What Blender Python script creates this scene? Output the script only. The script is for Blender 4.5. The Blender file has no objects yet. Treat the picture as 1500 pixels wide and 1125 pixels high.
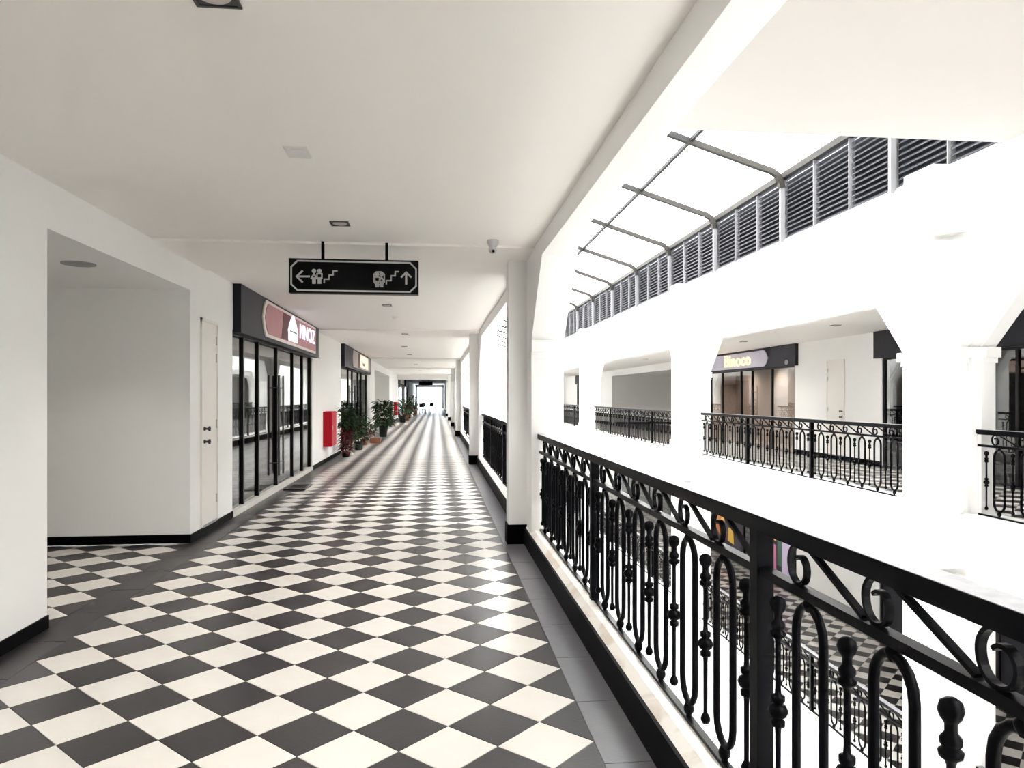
import bpy, math, random
from math import pi, sin, cos, radians
from mathutils import Vector, Matrix
random.seed(7)
sc = bpy.context.scene
col = sc.collection

# ------------------------------------------------------------------ camera, sky, sun, exposure
cam_d = bpy.data.cameras.new('camera'); cam = bpy.data.objects.new('camera', cam_d); col.objects.link(cam)
cam.location = (0, 0, 1.515); cam.rotation_euler = (pi/2, 0, -0.1053)
cam_d.sensor_width = 36; cam_d.lens = 36*1050/1500; cam_d.shift_y = 18/1500
cam_d.clip_start = .05; cam_d.clip_end = 400
sc.camera = cam

world = bpy.data.worlds.new('world'); sc.world = world; world.use_nodes = True
bg = world.node_tree.nodes['Background']
bg.inputs[0].default_value = (.90, .95, 1.0, 1); bg.inputs[1].default_value = 3.2
sun_d = bpy.data.lights.new('sun', 'SUN'); sun_d.energy = 23; sun_d.angle = radians(6); sun_d.color = (1, .985, .96)
sun = bpy.data.objects.new('sun', sun_d); col.objects.link(sun); sun.rotation_euler = (radians(-3), radians(2), 0)

vs = sc.view_settings
vs.view_transform = 'Standard'; vs.look = 'None'; vs.gamma = 1; vs.use_curve_mapping = False
vs.exposure = 1.74
cy = sc.cycles
cy.use_denoising = True
cy.max_bounces = 14; cy.diffuse_bounces = 9; cy.glossy_bounces = 5; cy.transmission_bounces = 8; cy.transparent_max_bounces = 12
cy.sample_clamp_indirect = 12
cy.caustics_reflective = False; cy.caustics_refractive = False

# ------------------------------------------------------------------ materials
def principled(name, c, rough=.5, metal=0, noise=0, nscale=4, bump=0, bscale=60, spec=.5, emit=None, es=0):
    m = bpy.data.materials.new(name); m.use_nodes = True
    nt = m.node_tree; b = nt.nodes['Principled BSDF']
    b.inputs['Base Color'].default_value = (*c, 1); b.inputs['Roughness'].default_value = rough
    b.inputs['Metallic'].default_value = metal; b.inputs['Specular IOR Level'].default_value = spec
    if noise or bump:
        tc = nt.nodes.new('ShaderNodeTexCoord')
    if noise:
        n = nt.nodes.new('ShaderNodeTexNoise'); n.inputs['Scale'].default_value = nscale; n.inputs['Detail'].default_value = 5
        nt.links.new(tc.outputs['Object'], n.inputs['Vector'])
        r = nt.nodes.new('ShaderNodeMapRange'); r.inputs[3].default_value = 1-noise; r.inputs[4].default_value = 1+noise
        nt.links.new(n.outputs[0], r.inputs[0])
        x = nt.nodes.new('ShaderNodeVectorMath'); x.operation = 'SCALE'; x.inputs[0].default_value = c
        nt.links.new(r.outputs[0], x.inputs['Scale']); nt.links.new(x.outputs[0], b.inputs['Base Color'])
    if bump:
        n2 = nt.nodes.new('ShaderNodeTexNoise'); n2.inputs['Scale'].default_value = bscale; n2.inputs['Detail'].default_value = 3
        nt.links.new(tc.outputs['Object'], n2.inputs['Vector'])
        bp = nt.nodes.new('ShaderNodeBump'); bp.inputs['Strength'].default_value = bump; bp.inputs['Distance'].default_value = .002
        nt.links.new(n2.outputs[0], bp.inputs['Height']); nt.links.new(bp.outputs[0], b.inputs['Normal'])
    if emit:
        b.inputs['Emission Color'].default_value = (*emit, 1); b.inputs['Emission Strength'].default_value = es
    return m

def glass_mat(name, tint, ior=1.7):
    m = bpy.data.materials.new(name); m.use_nodes = True; nt = m.node_tree; nt.nodes.clear()
    o = nt.nodes.new('ShaderNodeOutputMaterial'); mx = nt.nodes.new('ShaderNodeMixShader')
    t = nt.nodes.new('ShaderNodeBsdfTransparent'); t.inputs[0].default_value = (*tint, 1)
    g = nt.nodes.new('ShaderNodeBsdfGlossy'); g.inputs['Roughness'].default_value = .015
    f = nt.nodes.new('ShaderNodeFresnel'); f.inputs[0].default_value = ior
    ge = nt.nodes.new('ShaderNodeNewGeometry')          # the rear face of the thin pane does not reflect a second time
    sb = nt.nodes.new('ShaderNodeMath'); sb.operation = 'SUBTRACT'; sb.use_clamp = True
    nt.links.new(f.outputs[0], sb.inputs[0]); nt.links.new(ge.outputs['Backfacing'], sb.inputs[1])
    nt.links.new(sb.outputs[0], mx.inputs[0]); nt.links.new(t.outputs[0], mx.inputs[1]); nt.links.new(g.outputs[0], mx.inputs[2])
    nt.links.new(mx.outputs[0], o.inputs[0])
    return m

def translucent_mat(name, c, frac, direct=0):
    """polycarbonate sheet: part reflected, part scattered through, part let straight through"""
    m = bpy.data.materials.new(name); m.use_nodes = True; nt = m.node_tree; nt.nodes.clear()
    o = nt.nodes.new('ShaderNodeOutputMaterial'); mx = nt.nodes.new('ShaderNodeMixShader'); mx.inputs[0].default_value = frac
    d = nt.nodes.new('ShaderNodeBsdfDiffuse'); d.inputs[0].default_value = (*c, 1)
    t = nt.nodes.new('ShaderNodeBsdfTranslucent'); t.inputs[0].default_value = (*c, 1)
    nt.links.new(d.outputs[0], mx.inputs[1]); nt.links.new(t.outputs[0], mx.inputs[2])
    m2 = nt.nodes.new('ShaderNodeMixShader'); m2.inputs[0].default_value = direct
    tr = nt.nodes.new('ShaderNodeBsdfTransparent'); tr.inputs[0].default_value = (*c, 1)
    nt.links.new(mx.outputs[0], m2.inputs[1]); nt.links.new(tr.outputs[0], m2.inputs[2]); nt.links.new(m2.outputs[0], o.inputs[0])
    return m

M = dict(
    wall=principled('wall_paint', (.90, .897, .886), .7, noise=.015, nscale=1.5, bump=.1, bscale=90),
    ceil=principled('ceiling_paint', (.93, .90, .87), .8, noise=.012, nscale=1.0),
    white=principled('facade_paint', (.84, .835, .825), .65, noise=.01, nscale=1.2, bump=.08, bscale=80),
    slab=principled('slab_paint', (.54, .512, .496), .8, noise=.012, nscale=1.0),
    alcove=principled('alcove_paint', (.90, .89, .87), .75, noise=.015, nscale=1.5),
    light_tile=principled('light_tile', (.66, .635, .60), .27, noise=.04, nscale=9, bump=.15, bscale=40),
    dark_tile=principled('dark_tile', (.022, .019, .0205), .33, noise=.18, nscale=14, bump=.25, bscale=55, spec=.42),
    border_tile=principled('border_tile', (.155, .152, .168), .30, noise=.2, nscale=9, bump=.25, bscale=55),
    grout=principled('grout', (.20, .19, .185), .9),
    skirting=principled('black_skirting', (.0018, .0018, .0022), .5, spec=.05),
    marble=None,
    iron=principled('black_iron', (.0018, .0019, .003), .38, noise=.2, nscale=30, spec=.07),
    rail_top=principled('sheen_iron', (.30, .30, .315), .28, noise=.5, nscale=30, bump=.5, bscale=35, spec=.6),  # paler handrail top: reflected roof light put into the colour
    steel=principled('grey_steel', (.30, .285, .265), .5),
    white_steel=principled('white_steel', (.20, .20, .21), .5, spec=.25),
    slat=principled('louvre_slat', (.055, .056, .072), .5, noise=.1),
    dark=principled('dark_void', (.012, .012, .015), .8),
    signbox=principled('sign_box', (.016, .016, .024), .5, spec=.25),
    board=principled('sign_panel', (.0016, .0018, .0024), .4, spec=.12),
    silver=principled('silver_print', (.48, .48, .47), .4),
    red=principled('red_enamel', (.46, .003, .014), .45, spec=.2),
    deepred=principled('sign_red', (.10, .003, .012), .5, noise=.35, nscale=1.2),
    pink=principled('sign_pink', (.50, .22, .24), .5, noise=.15, nscale=1.5),
    sframe=principled('sign_cream_frame', (.80, .72, .68), .5),
    lit=principled('lit_letter', (.9, .88, .95), .5, emit=(.88, .84, 1.0), es=.30),
    litwarm=principled('lit_letter_warm', (.95, .8, .45), .5, emit=(1.0, .70, .28), es=.5),
    litpeach=principled('lit_panel_peach', (.9, .72, .6), .5, emit=(1.0, .72, .58), es=.2),
    lilac=principled('sign_lilac', (.56, .54, .66), .45),
    taupe=principled('sign_taupe', (.42, .36, .33), .5),
    brown=principled('sign_brown', (.10, .035, .02), .5),
    glass=glass_mat('shop_glass', (.80, .81, .81), 2.0),
    clear=glass_mat('clear_glass', (.92, .94, .95), 1.45),
    frame=principled('shop_frame', (.005, .0045, .005), .4, spec=.25),
    sill=principled('shop_sill', (.62, .60, .57), .5),
    brownshop=principled('shop_panelling', (.40, .30, .24), .7, noise=.35, nscale=.7),
    shop=principled('shop_interior', (.15, .138, .13), .8, noise=.3, nscale=.8),
    chrome=principled('brushed_metal', (.55, .54, .52), .3, metal=1),
    door=principled('door_paint', (.83, .80, .765), .55),
    dgrey=principled('dark_metal', (.05, .05, .05), .4),
    cctv=principled('cctv_grey', (.45, .45, .46), .4),
    lamp=principled('lamp_glass', (.60, .55, .52), .4),
    leaf=principled('leaf_green', (.018, .062, .012), .5, noise=.5, nscale=9),
    leaf2=principled('leaf_pale', (.05, .10, .035), .5, noise=.5, nscale=9),
    leafred=principled('leaf_red', (.13, .012, .016), .5, noise=.5, nscale=9),
    pot=principled('black_pot', (.012, .013, .012), .5),
    terracotta=principled('terracotta', (.26, .10, .055), .7, noise=.2),
    potwhite=principled('white_pot', (.75, .72, .68), .5),
    bark=principled('bark', (.09, .055, .03), .8),
    rib=principled('shaded_rib_steel', (.026, .024, .022), .6, spec=.15),  # ribs share the mullions' grey; their backlit shade is put into the colour
    roof=translucent_mat('roof_sheet', (.93, .925, .91), .55, .27),
    roofclear=translucent_mat('ridge_sheet', (.95, .97, .98), .5, .6),
    orange=principled('poster_orange', (.62, .20, .03), .5, noise=.3, nscale=2),
    yellow=principled('poster_yellow', (.80, .48, .06), .5),
    magenta=principled('poster_pink', (.70, .20, .38), .5),
    green=principled('poster_green', (.03, .14, .08), .5),
    posterblack=principled('poster_black', (.02, .015, .03), .5),
    posterpurple=principled('poster_purple', (.10, .06, .28), .5),
    posterlilac=principled('poster_lilac', (.66, .56, .78), .5),
    blue=principled('banner_blue', (.02, .08, .42), .5),
    stone=principled('pale_stone', (.72, .71, .69), .5, noise=.06, nscale=2),
    grey=principled('mid_grey', (.30, .30, .31), .6),
    chairbrown=principled('chair_brown', (.05, .035, .03), .6),
)
def marble():
    m = principled('white_marble', (.82, .80, .765), .35)
    nt = m.node_tree; b = nt.nodes['Principled BSDF']
    tc = nt.nodes.new('ShaderNodeTexCoord'); n = nt.nodes.new('ShaderNodeTexNoise'); n.inputs['Scale'].default_value = 2.2
    n.inputs['Detail'].default_value = 9; n.inputs['Distortion'].default_value = 1.6
    nt.links.new(tc.outputs['Object'], n.inputs['Vector'])
    r = nt.nodes.new('ShaderNodeValToRGB'); e = r.color_ramp.elements
    e[0].position = .36; e[0].color = (.68, .61, .53, 1); e[1].position = .5; e[1].color = (.86, .84, .80, 1)
    nt.links.new(n.outputs[0], r.inputs[0]); nt.links.new(r.outputs[0], b.inputs['Base Color'])
    return m
M['marble'] = marble()

# ------------------------------------------------------------------ mesh builder
class MB:
    def __init__(s): s.v = []; s.f = []; s.sm = []; s.mi = []; s.cm = 0
    def add(s, vs, fs, smooth=False):
        o = len(s.v); s.v += [tuple(p) for p in vs]
        for f in fs: s.f.append(tuple(i+o for i in f)); s.sm.append(smooth); s.mi.append(s.cm)
        return s
    def box(s, x0, x1, y0, y1, z0, z1):
        if x0 > x1: x0, x1 = x1, x0
        if y0 > y1: y0, y1 = y1, y0
        if z0 > z1: z0, z1 = z1, z0
        v = [(x0,y0,z0),(x1,y0,z0),(x1,y1,z0),(x0,y1,z0),(x0,y0,z1),(x1,y0,z1),(x1,y1,z1),(x0,y1,z1)]
        return s.add(v, [(0,3,2,1),(4,5,6,7),(0,1,5,4),(1,2,6,5),(2,3,7,6),(3,0,4,7)])
    def prism_x(s, pts, x0, x1):            # pts: convex (y,z) polygon extruded along x
        n = len(pts); v = [(x0, y, z) for y, z in pts] + [(x1, y, z) for y, z in pts]
        return s.add(v, [tuple(range(n))[::-1], tuple(range(n, 2*n))] + [(i, (i+1) % n, n+(i+1) % n, n+i) for i in range(n)])
    def prism_y(s, pts, y0, y1):            # pts: convex (x,z)
        n = len(pts); v = [(x, y0, z) for x, z in pts] + [(x, y1, z) for x, z in pts]
        return s.add(v, [tuple(range(n)), tuple(range(n, 2*n))[::-1]] + [(i, n+i, n+(i+1) % n, (i+1) % n) for i in range(n)])
    def prism_z(s, pts, z0, z1):
        n = len(pts); v = [(x, y, z0) for x, y in pts] + [(x, y, z1) for x, y in pts]
        return s.add(v, [tuple(range(n))[::-1], tuple(range(n, 2*n))] + [(i, (i+1) % n, n+(i+1) % n, n+i) for i in range(n)])
    def quad(s, a, b, c, d): return s.add([a, b, c, d], [(0, 1, 2, 3)])
    def tube(s, path, r, n=10, closed=False, caps=True):
        P = [Vector(p) for p in path]; k = len(P); vs = []; rr = r if isinstance(r, (list, tuple)) else [r]*k
        up = None
        for i in range(k):
            a = P[i-1] if (i > 0 or closed) else P[i]; b = P[(i+1) % k] if (i < k-1 or closed) else P[i]
            t = (b-a).normalized()
            if up is None:
                up = Vector((1, 0, 0)) if abs(t.x) < .9 else Vector((0, 1, 0))
            u = (up - t*up.dot(t)).normalized(); w = t.cross(u); up = u
            for j in range(n):
                an = 2*pi*j/n; vs.append(P[i] + (u*cos(an)+w*sin(an))*rr[i])
        fs = []
        for i in range(k if closed else k-1):
            for j in range(n):
                i2 = (i+1) % k
                fs.append((i*n+j, i*n+(j+1) % n, i2*n+(j+1) % n, i2*n+j))
        s.add(vs, fs, True)
        if caps and not closed:
            s.add(vs[:n], [tuple(range(n))[::-1]]); s.add(vs[-n:], [tuple(range(n))])
        return s
    def lathe(s, prof, c=(0, 0, 0), n=12):  # prof: (r,z)
        vs = [(c[0]+r*cos(2*pi*j/n), c[1]+r*sin(2*pi*j/n), c[2]+z) for r, z in prof for j in range(n)]
        fs = [(i*n+j, i*n+(j+1) % n, (i+1)*n+(j+1) % n, (i+1)*n+j) for i in range(len(prof)-1) for j in range(n)]
        s.add(vs, fs, True)
        if prof[0][0] > 1e-5: s.add(vs[:n], [tuple(range(n))[::-1]])
        if prof[-1][0] > 1e-5: s.add(vs[-n:], [tuple(range(n))])
        return s
    def ribbon(s, pts, t, x0, x1):          # flat bar bent in the y,z plane: thickness t, from x0 to x1
        P = [Vector((0, y, z)) for y, z in pts]; k = len(P); vs = []
        for i in range(k):
            tan = (P[min(i+1, k-1)]-P[max(i-1, 0)]).normalized(); nn = Vector((0, -tan.z, tan.y))*t/2
            for x, sg in ((x0, 1), (x1, 1), (x1, -1), (x0, -1)):
                p = P[i]+nn*sg; vs.append((x, p.y, p.z))
        fs = [(i*4+j, i*4+(j+1) % 4, i*4+4+(j+1) % 4, i*4+4+j) for i in range(k-1) for j in range(4)]
        s.add(vs, fs + [(3, 2, 1, 0), (k*4-4, k*4-3, k*4-2, k*4-1)])
        return s
    def mesh(s, name, mats, off=(0, 0, 0)):
        me = bpy.data.meshes.new(name)
        me.from_pydata([(x-off[0], y-off[1], z-off[2]) for x, y, z in s.v], [], s.f)
        for m in (mats if isinstance(mats, (list, tuple)) else [mats]): me.materials.append(m)
        me.polygons.foreach_set('use_smooth', s.sm); me.polygons.foreach_set('material_index', s.mi)
        me.update(); return me

def rootoff(parent):
    o = Vector((0, 0, 0)); p = parent
    while p is not None: o += Vector(p.location); p = p.parent
    return o
def obj(name, mb, mat, parent=None, label=None, kind=None):
    o = bpy.data.objects.new(name, mb.mesh(name, mat, rootoff(parent)) if isinstance(mb, MB) else mb)
    col.objects.link(o); o.parent = parent
    if label: o['label'] = label
    if kind: o['kind'] = kind
    return o
def inst(name, me, parent, loc, rotz=0):
    o = bpy.data.objects.new(name, me); col.objects.link(o); o.parent = parent; o.location = loc
    if rotz: o.rotation_euler = (0, 0, rotz)
    return o
def tag(o, label, cat, group=None, kind=None):
    o['label'] = label; o['category'] = cat
    if group: o['group'] = group
    if kind: o['kind'] = kind
    return o
def struct(name, mb, mat, label, cat='wall'):
    o = obj(name, mb, mat); o['kind'] = 'structure'; o['label'] = label; o['category'] = cat
    return o
def thing(name, loc, label, cat, group=None):
    o = bpy.data.objects.new(name, None); col.objects.link(o); o.location = loc; o.empty_display_size = .1
    return tag(o, label, cat, group)
def copy_tree(src, loc, label, group=None):
    def cp(o, par):
        c = o.copy(); col.objects.link(c); c.parent = par
        for ch in list(o.children): cp(ch, c)
        return c
    r = cp(src, None); r.location = loc; r['label'] = label
    if group: r['group'] = group
    return r
def text(name, body, size, mat, parent, loc, rot, ext=.006, sx=1):
    cu = bpy.data.curves.new(name, 'FONT'); cu.body = body; cu.size = size; cu.extrude = ext
    cu.align_x = 'CENTER'; cu.align_y = 'CENTER'; cu.materials.append(mat); cu.offset = .004*size/.3
    tmp = bpy.data.objects.new(name, cu); col.objects.link(tmp); bpy.context.view_layer.update()
    me = bpy.data.meshes.new_from_object(tmp.evaluated_get(bpy.context.evaluated_depsgraph_get())); bpy.data.objects.remove(tmp)
    o = bpy.data.objects.new(name, me); col.objects.link(o); o.parent = parent; o.location = loc; o.rotation_euler = rot; o.scale = (sx, 1, 1)
    return o

# ------------------------------------------------------------------ dimensions (metres)
XL = -2.53            # left wall
XI, XO = .926, 1.27   # arcade on this side: inner and outer face
WO, WI, XB = 5.85, 6.20, 9.60   # arcade opposite: outer, inner face; shop wall behind
HC = 2.93             # corridor ceiling
F2F = 3.74            # floor to floor
ZT = 4.145            # top of arcade walls
YE = 88.0             # far end
D2 = .21213; TX, TY = .053, 3.305
def P(a, b): return ((a+b)*D2+TX, (b-a)*D2+TY)

# ------------------------------------------------------------------ floor of the walkway, tile by tile
fl = struct('floor', MB().box(XL-.15, XO, -6, YE, -.30, -.012), M['grout'], 'black and white diamond chequered floor of the walkway', 'floor')
g = .0022
def diamond(half=None):
    r = D2-g*1.4
    if half is None: pts = [(r, 0), (0, r), (-r, 0), (0, -r)]
    elif half == 'L': pts = [(0, r), (-r, 0), (0, -r)]
    else: pts = [(r, 0), (0, r), (0, -r)]
    return MB().prism_z(pts, -.012, 0)
ME = {(k, h): diamond(h).mesh('floor_tile', M[k]) for k, h in (('light_tile', None), ('dark_tile', None), ('dark_tile', 'L'), ('dark_tile', 'R'))}
far = MB(); cand = []
for c in range(-12, 3):
    kind = 'light_tile' if c % 2 else 'dark_tile'
    half = 'R' if c == -12 else 'L' if c == 2 else None
    x = (c+1)*D2+TX
    m0 = int((1.0-TY)/(2*D2)) - 1
    for m in range(m0, int((YE-1-TY)/(2*D2))):
        y = TY + (2*m + c % 2)*D2
        if y < .8: continue
        yc = x*.1051+y*.9945; u = 750+1050*(x*.9945-y*.1051)/yc; v = 580.5+1050*1.515/yc
        vis = -60 < u < 1560 and v < 1185
        cand.append((0 if vis else 1, y, x, kind, half))
cand.sort()
for i, (nv, y, x, kind, half) in enumerate(cand):
    if i < 300: inst('floor_tile', ME[(kind, half)], fl, (x, y, 0))
    else:
        far.cm = 0 if kind == 'light_tile' else 1
        r = D2-g*1.4
        pts = [(x+r, y), (x, y+r), (x-r, y), (x, y-r)]
        if half == 'L': pts = pts[1:]
        if half == 'R': pts = [pts[0], pts[1], pts[3]]
        far.prism_z(pts, -.012, 0)
obj('distant_floor_tiles', far, [M['light_tile'], M['dark_tile']], fl, kind='stuff')
XR = 3*D2+TX; XLB = -11*D2+TX
bt = MB().box(0, .895-XR-2*g, 0, .6-2*g, -.012, 0).mesh('border_tile', M['border_tile'])
btl = MB().box(0, XLB-XL-2*g, 0, .6-2*g, -.012, 0).mesh('border_tile', M['dark_tile'])
farb = MB()
for k in range(-2, 142):
    y = 2.9-1.2+.6*k
    if k < 62: inst('border_tile', bt, fl, (XR+g, y+g, 0)); inst('border_tile', btl, fl, (XL+g, y+g, 0))
    else:
        farb.cm = 0; farb.box(XR+g, .895, y+g, y+.6-g, -.012, 0); farb.cm = 1; farb.box(XL, XLB-g, y+g, y+.6-g, -.012, 0)
obj('distant_border_tiles', farb, [M['border_tile'], M['dark_tile']], fl, kind='stuff')

# ------------------------------------------------------------------ ceilings and roofs
struct('ceiling', MB().box(XL-.15, XI, -6, YE, HC, HC+.25), M['ceil'], 'flat pale plaster ceiling of the walkway', 'ceiling')
piers = [(-1.7, -.35), (6.95, 8.25), (15.6, 16.9), (27.0, 28.3), (36.0, 37.3), (45.0, 46.3), (54.0, 55.3)]
dn = 0
for a, b in piers[1:]:
    dn += 1
    struct('trim_beam' if dn == 1 else 'trim_beam.%03d' % (dn-1), MB().box(XL, XI, a-.25, b, HC-.022, HC+.01), M['ceil'],
           'shallow ceiling beam crossing at the %s corridor column' % ['first', 'second', 'third', 'fourth', 'fifth', 'sixth'][dn-1], 'beam')
struct('trim_portal', MB().box(XL, XI, 47.2, 48.0, 2.62, HC), M['white'], 'deep white beam crossing the corridor far off', 'beam')
struct('ceiling_void', MB().box(XI-.3, WI+.5, 1.0, 6.85, ZT, ZT+.25), M['slab'], 'flat slab bridging the atrium between the skylight and an added unseen one', 'ceiling')

# ------------------------------------------------------------------ arcades
def arcade(name, orders, openings, z0, top, ymin, ymax, mat, label, dirx, chamfer=True):
    mb = MB()
    for x0, x1, e, zs in orders:
        y = ymin
        for a, b in openings:
            a2, b2 = a-e, b+e; sp = 2.06; run = .70+e
            if a2 > y: mb.box(x0, x1, y, a2, z0, top)
            mb.box(x0, x1, a2, b2, z0+zs, top)
            if chamfer: mb.prism_x([(b2, z0+sp), (b2, z0+zs), (b2-run, z0+zs)], x0, x1)
            if chamfer: mb.prism_x([(a2, z0+sp), (a2+run, z0+zs), (a2, z0+zs)], x0, x1)
            y = b2
        mb.box(x0, x1, y, ymax, z0, top)
    o = struct(name, mb, mat, label, 'wall')
    e0 = orders[0]
    xi = min(q[0] for q in orders); xo = max(q[1] for q in orders)
    for a, b in openings if chamfer else ():
        for yj, sg in ((a, 1), (b, -1)):
            if yj < -2 or yj > 48: continue
            c = MB()
            for (x0, x1, e, zs) in orders:
                yy = yj - sg*e
                c.box(x0-.001 if x0 > xi else x0-(.03 if dirx < 0 else .008), x1+.001 if x1 < xo else x1+(.03 if dirx > 0 else .008), yy-sg*.16, yy+sg*.075, z0+1.945, z0+2.06)
                c.box(x0-.002 if x0 > xi else x0-.005, x1+.002 if x1 < xo else x1+.005, yy-sg*.155, yy+sg*.03, z0+1.885, z0+1.945)
            obj('capital', c, mat, o)
    return o
op_here = [(piers[i][1], piers[i+1][0]) for i in range(len(piers)-1)]
arcade('wall_right', [(XI, 1.098, 0, 2.765), (1.098, 1.185, .07, 2.86), (1.185, XO, .14, 2.96)], op_here, 0, ZT, -6, YE, M['wall'], 'cream arcade wall on this side with chamfered openings', 1)
op_opp = [(-.9, 7.38), (8.57, 15.72), (17.11, 26.75), (28.2, 36.2), (37.5, 45.2), (46.5, 54.2)]
oo = [(6.03, WI, 0, 2.765), (5.94, 6.03, .05, 2.88), (WO, 5.94, .10, 2.99)]
arcade('wall_opposite', oo, op_opp, 0, ZT, -6, YE, M['white'], 'bright white upper arcade wall across the atrium', -1)
o2 = [(x0, x1, e, zs+.12) for x0, x1, e, zs in oo]
arcade('wall_lower', o2, op_opp, -F2F, 0, -6, YE, M['white'], 'white lower storey arcade wall across the atrium', -1, False)
arcade('wall_ground', oo, op_opp, -2*F2F, -F2F, -6, YE, M['white'], 'white ground storey arcade wall across the atrium', -1, False)
struct('wall_below', MB().box(XI, XO, -6, YE, -2*F2F, 0), M['white'], 'white wall under this walkway facing the atrium')
# kerbs
struct('trim_kerb', MB().box(.915, XO, -6, YE, -.3, .165).prism_y([(.905, .165), (XO+.02, .165), (XO+.02, .2), (.955, .2)], -6, YE), M['marble'], 'white marble kerb under the near railing', 'kerb')
struct('baseboard_right', MB().box(.895, .9149, -6, YE, 0, .17), M['skirting'], 'black skirting along the kerb of the near railing', 'baseboard')
for z, nm, lb in ((0, 'trim_kerb_opposite', 'white kerb of the upper gallery opposite'), (-F2F, 'trim_kerb_lower', 'white kerb of the lower gallery opposite')):
    k = MB().box(WO-.03, WI+.02, -6, YE, z-.02, z+.2).box(WO-.05, WO, -6, YE, z+.11, z+.16).box(WO-.04, WO, -6, YE, z-.55, z-.48)
    struct(nm, k, M['white'], lb, 'kerb')

# corridor columns
for i, (a, b) in enumerate(piers[1:]):
    c = struct('trim_column' if i == 0 else 'trim_column.%03d' % i, MB().box(.737, .9255, a+.36, a+.58, 0, HC), M['wall'],
               'slim square column boxed against the %s pier of the corridor' % ['first', 'second', 'third', 'fourth', 'fifth', 'sixth'][i], 'column')
    obj('baseboard', MB().box(.722, .9255, a+.345, a+.58, 0, .2), M['skirting'], c)

# pilasters on the piers opposite
def pilaster(mb, y0, z0, x=WO, full=True):
    mb.box(x-.33, x, y0, y0+.44, z0+.5, z0+3.02)
    mb.box(x-.38, x, y0-.03, y0+.49, z0-.235, z0+.30).box(x-.41, x, y0-.05, y0+.52, z0+.30, z0+.36).box(x-.36, x, y0-.02, y0+.47, z0+.36, z0+.5)
    for zz, pr in ((3.02, .03), (3.09, .06), (3.16, .035), (3.34, .07), (3.42, .10)):
        mb.box(x-.33-pr, x, y0-pr, y0+.44+pr, z0+zz, z0+zz+.085)
    mb.box(x-.36, x, y0-.03, y0+.47, z0+3.5, z0+(4.10 if full else 3.5))
pl = [7.46, 15.99, 26.95, 36.6, 45.6]
for i, y in enumerate(pl):
    for z, lv in ((0, 'upper'), (-F2F, 'lower')):
        mb = MB(); pilaster(mb, y, z, full=(z == 0))
        o = struct('trim_pilaster' + ('' if i == 0 and z == 0 else '.%03d' % (i*2+(z != 0))), mb, M['white'], '%s white pilaster with moulded head on the opposite gallery, %s storey' % (['first', 'second', 'third', 'fourth', 'fifth'][i], lv), 'pilaster')

# ------------------------------------------------------------------ shop walls with openings
def shopwall(name, x, d, z0, holes, ymin, ymax, top, mat, label):
    """x: face towards the corridor, d: direction away from it; holes: (y0,y1,head)"""
    mb = MB(); y = ymin
    for a, b, h in holes:
        mb.box(x, x+d*.18, y, a, z0, z0+top); mb.box(x, x+d*.18, a, b, z0+h, z0+top); y = b
    mb.box(x, x+d*.18, y, ymax, z0, z0+top)
    return struct(name, mb, mat, label)
SH_L = [(9.26, 15.05), (19.5, 26.9), (48.3, 55.5), (57.5, 64.5)]
AL = [(4.98, 7.72), (30.0, 39.5)]
holes = sorted([(a, b, 2.36) for a, b in SH_L] + [(a, b, 2.614) for a, b in AL])
shopwall('wall_left', XL, -1, 0, holes, -6, YE, HC, M['wall'], 'off white left wall of the walkway')
for i, (a, b) in enumerate(AL):
    mb = MB().box(-9, XL-.18, a-.15, a, 0, 2.9).box(-9, XL-.18, b, b+.15, 0, 2.614).box(-9.2, -9, a, b, 0, 2.9)
    struct('wall_alcove' + ('' if i == 0 else '.001'), mb, M['alcove'], ['shaded grey beige wall of the near side passage', 'beige wall of the far side passage behind the tall plant'][i])
    struct('ceiling_alcove' + ('' if i == 0 else '.001'), MB().box(-9, XL-.18, a, b, 2.614, 2.9), M['alcove'], ['low flat ceiling of the near side passage', 'low flat ceiling of the far side passage'][i], 'ceiling')
    fa = struct('floor_alcove' + ('' if i == 0 else '.001'), MB().box(-9, XL-.15, a, b, -.3, -.012), M['grout'], ['chequered floor of the near side passage', 'chequered floor of the far side passage'][i], 'floor')
    struct('baseboard_alcove' + ('' if i == 0 else '.001'), MB().box(-9, XL+.012, b-.02, b-.0005, 0, .09).box(-9, XL-.18, a+.0005, a+.02, 0, .09), M['skirting'], ['black skirting in the near side passage', 'black skirting in the far side passage'][i], 'baseboard')
    if i == 0:
        rest = MB()
        for q in range(0, 22):
            for m in range(-1, 8):
                x = XL-(q)*D2; y = 7.369-.5*0 - m*2*D2 + (0 if q % 2 else 0)
                y = 7.369 - m*2*D2 + (D2 if q % 2 == 0 else 0) - D2
                # q odd: light tile whose right tip touches the wall line at q=1
                kind = 'light_tile' if q % 2 else 'dark_tile'
                y = 7.369 - m*2*D2 + (0 if q % 2 else D2)
                if y > b-.05+D2 or y < a+.05-D2: continue
                half = 'L' if q == 0 else None
                r = D2-g*1.4
                pts = [(x+r, y), (x, y+r), (x-r, y), (x, y-r)]
                if half: pts = pts[1:]
                if y+r > b or y-r < a:
                    if y+r > b and y > b-.02 or y-r < a and y < a+.02: pass
                    pts = [(px, min(max(py, a), b-.021)) for px, py in pts]
                if q < 12:
                    me = MB().prism_z([(px-x, py-y) for px, py in pts], -.012, 0).mesh('floor_tile', M[kind])
                    inst('floor_tile', me, fa, (x, y, 0))
                else:
                    rest.cm = 0 if q % 2 else 1; rest.prism_z(pts, -.012, 0)
        obj('distant_floor_tiles', rest, [M['light_tile'], M['dark_tile']], fa, kind='stuff')
    else:
        obj('floor_tile', MB().box(-9, XL-.15, a, b, -.012, 0), M['light_tile'], fa)
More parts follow.
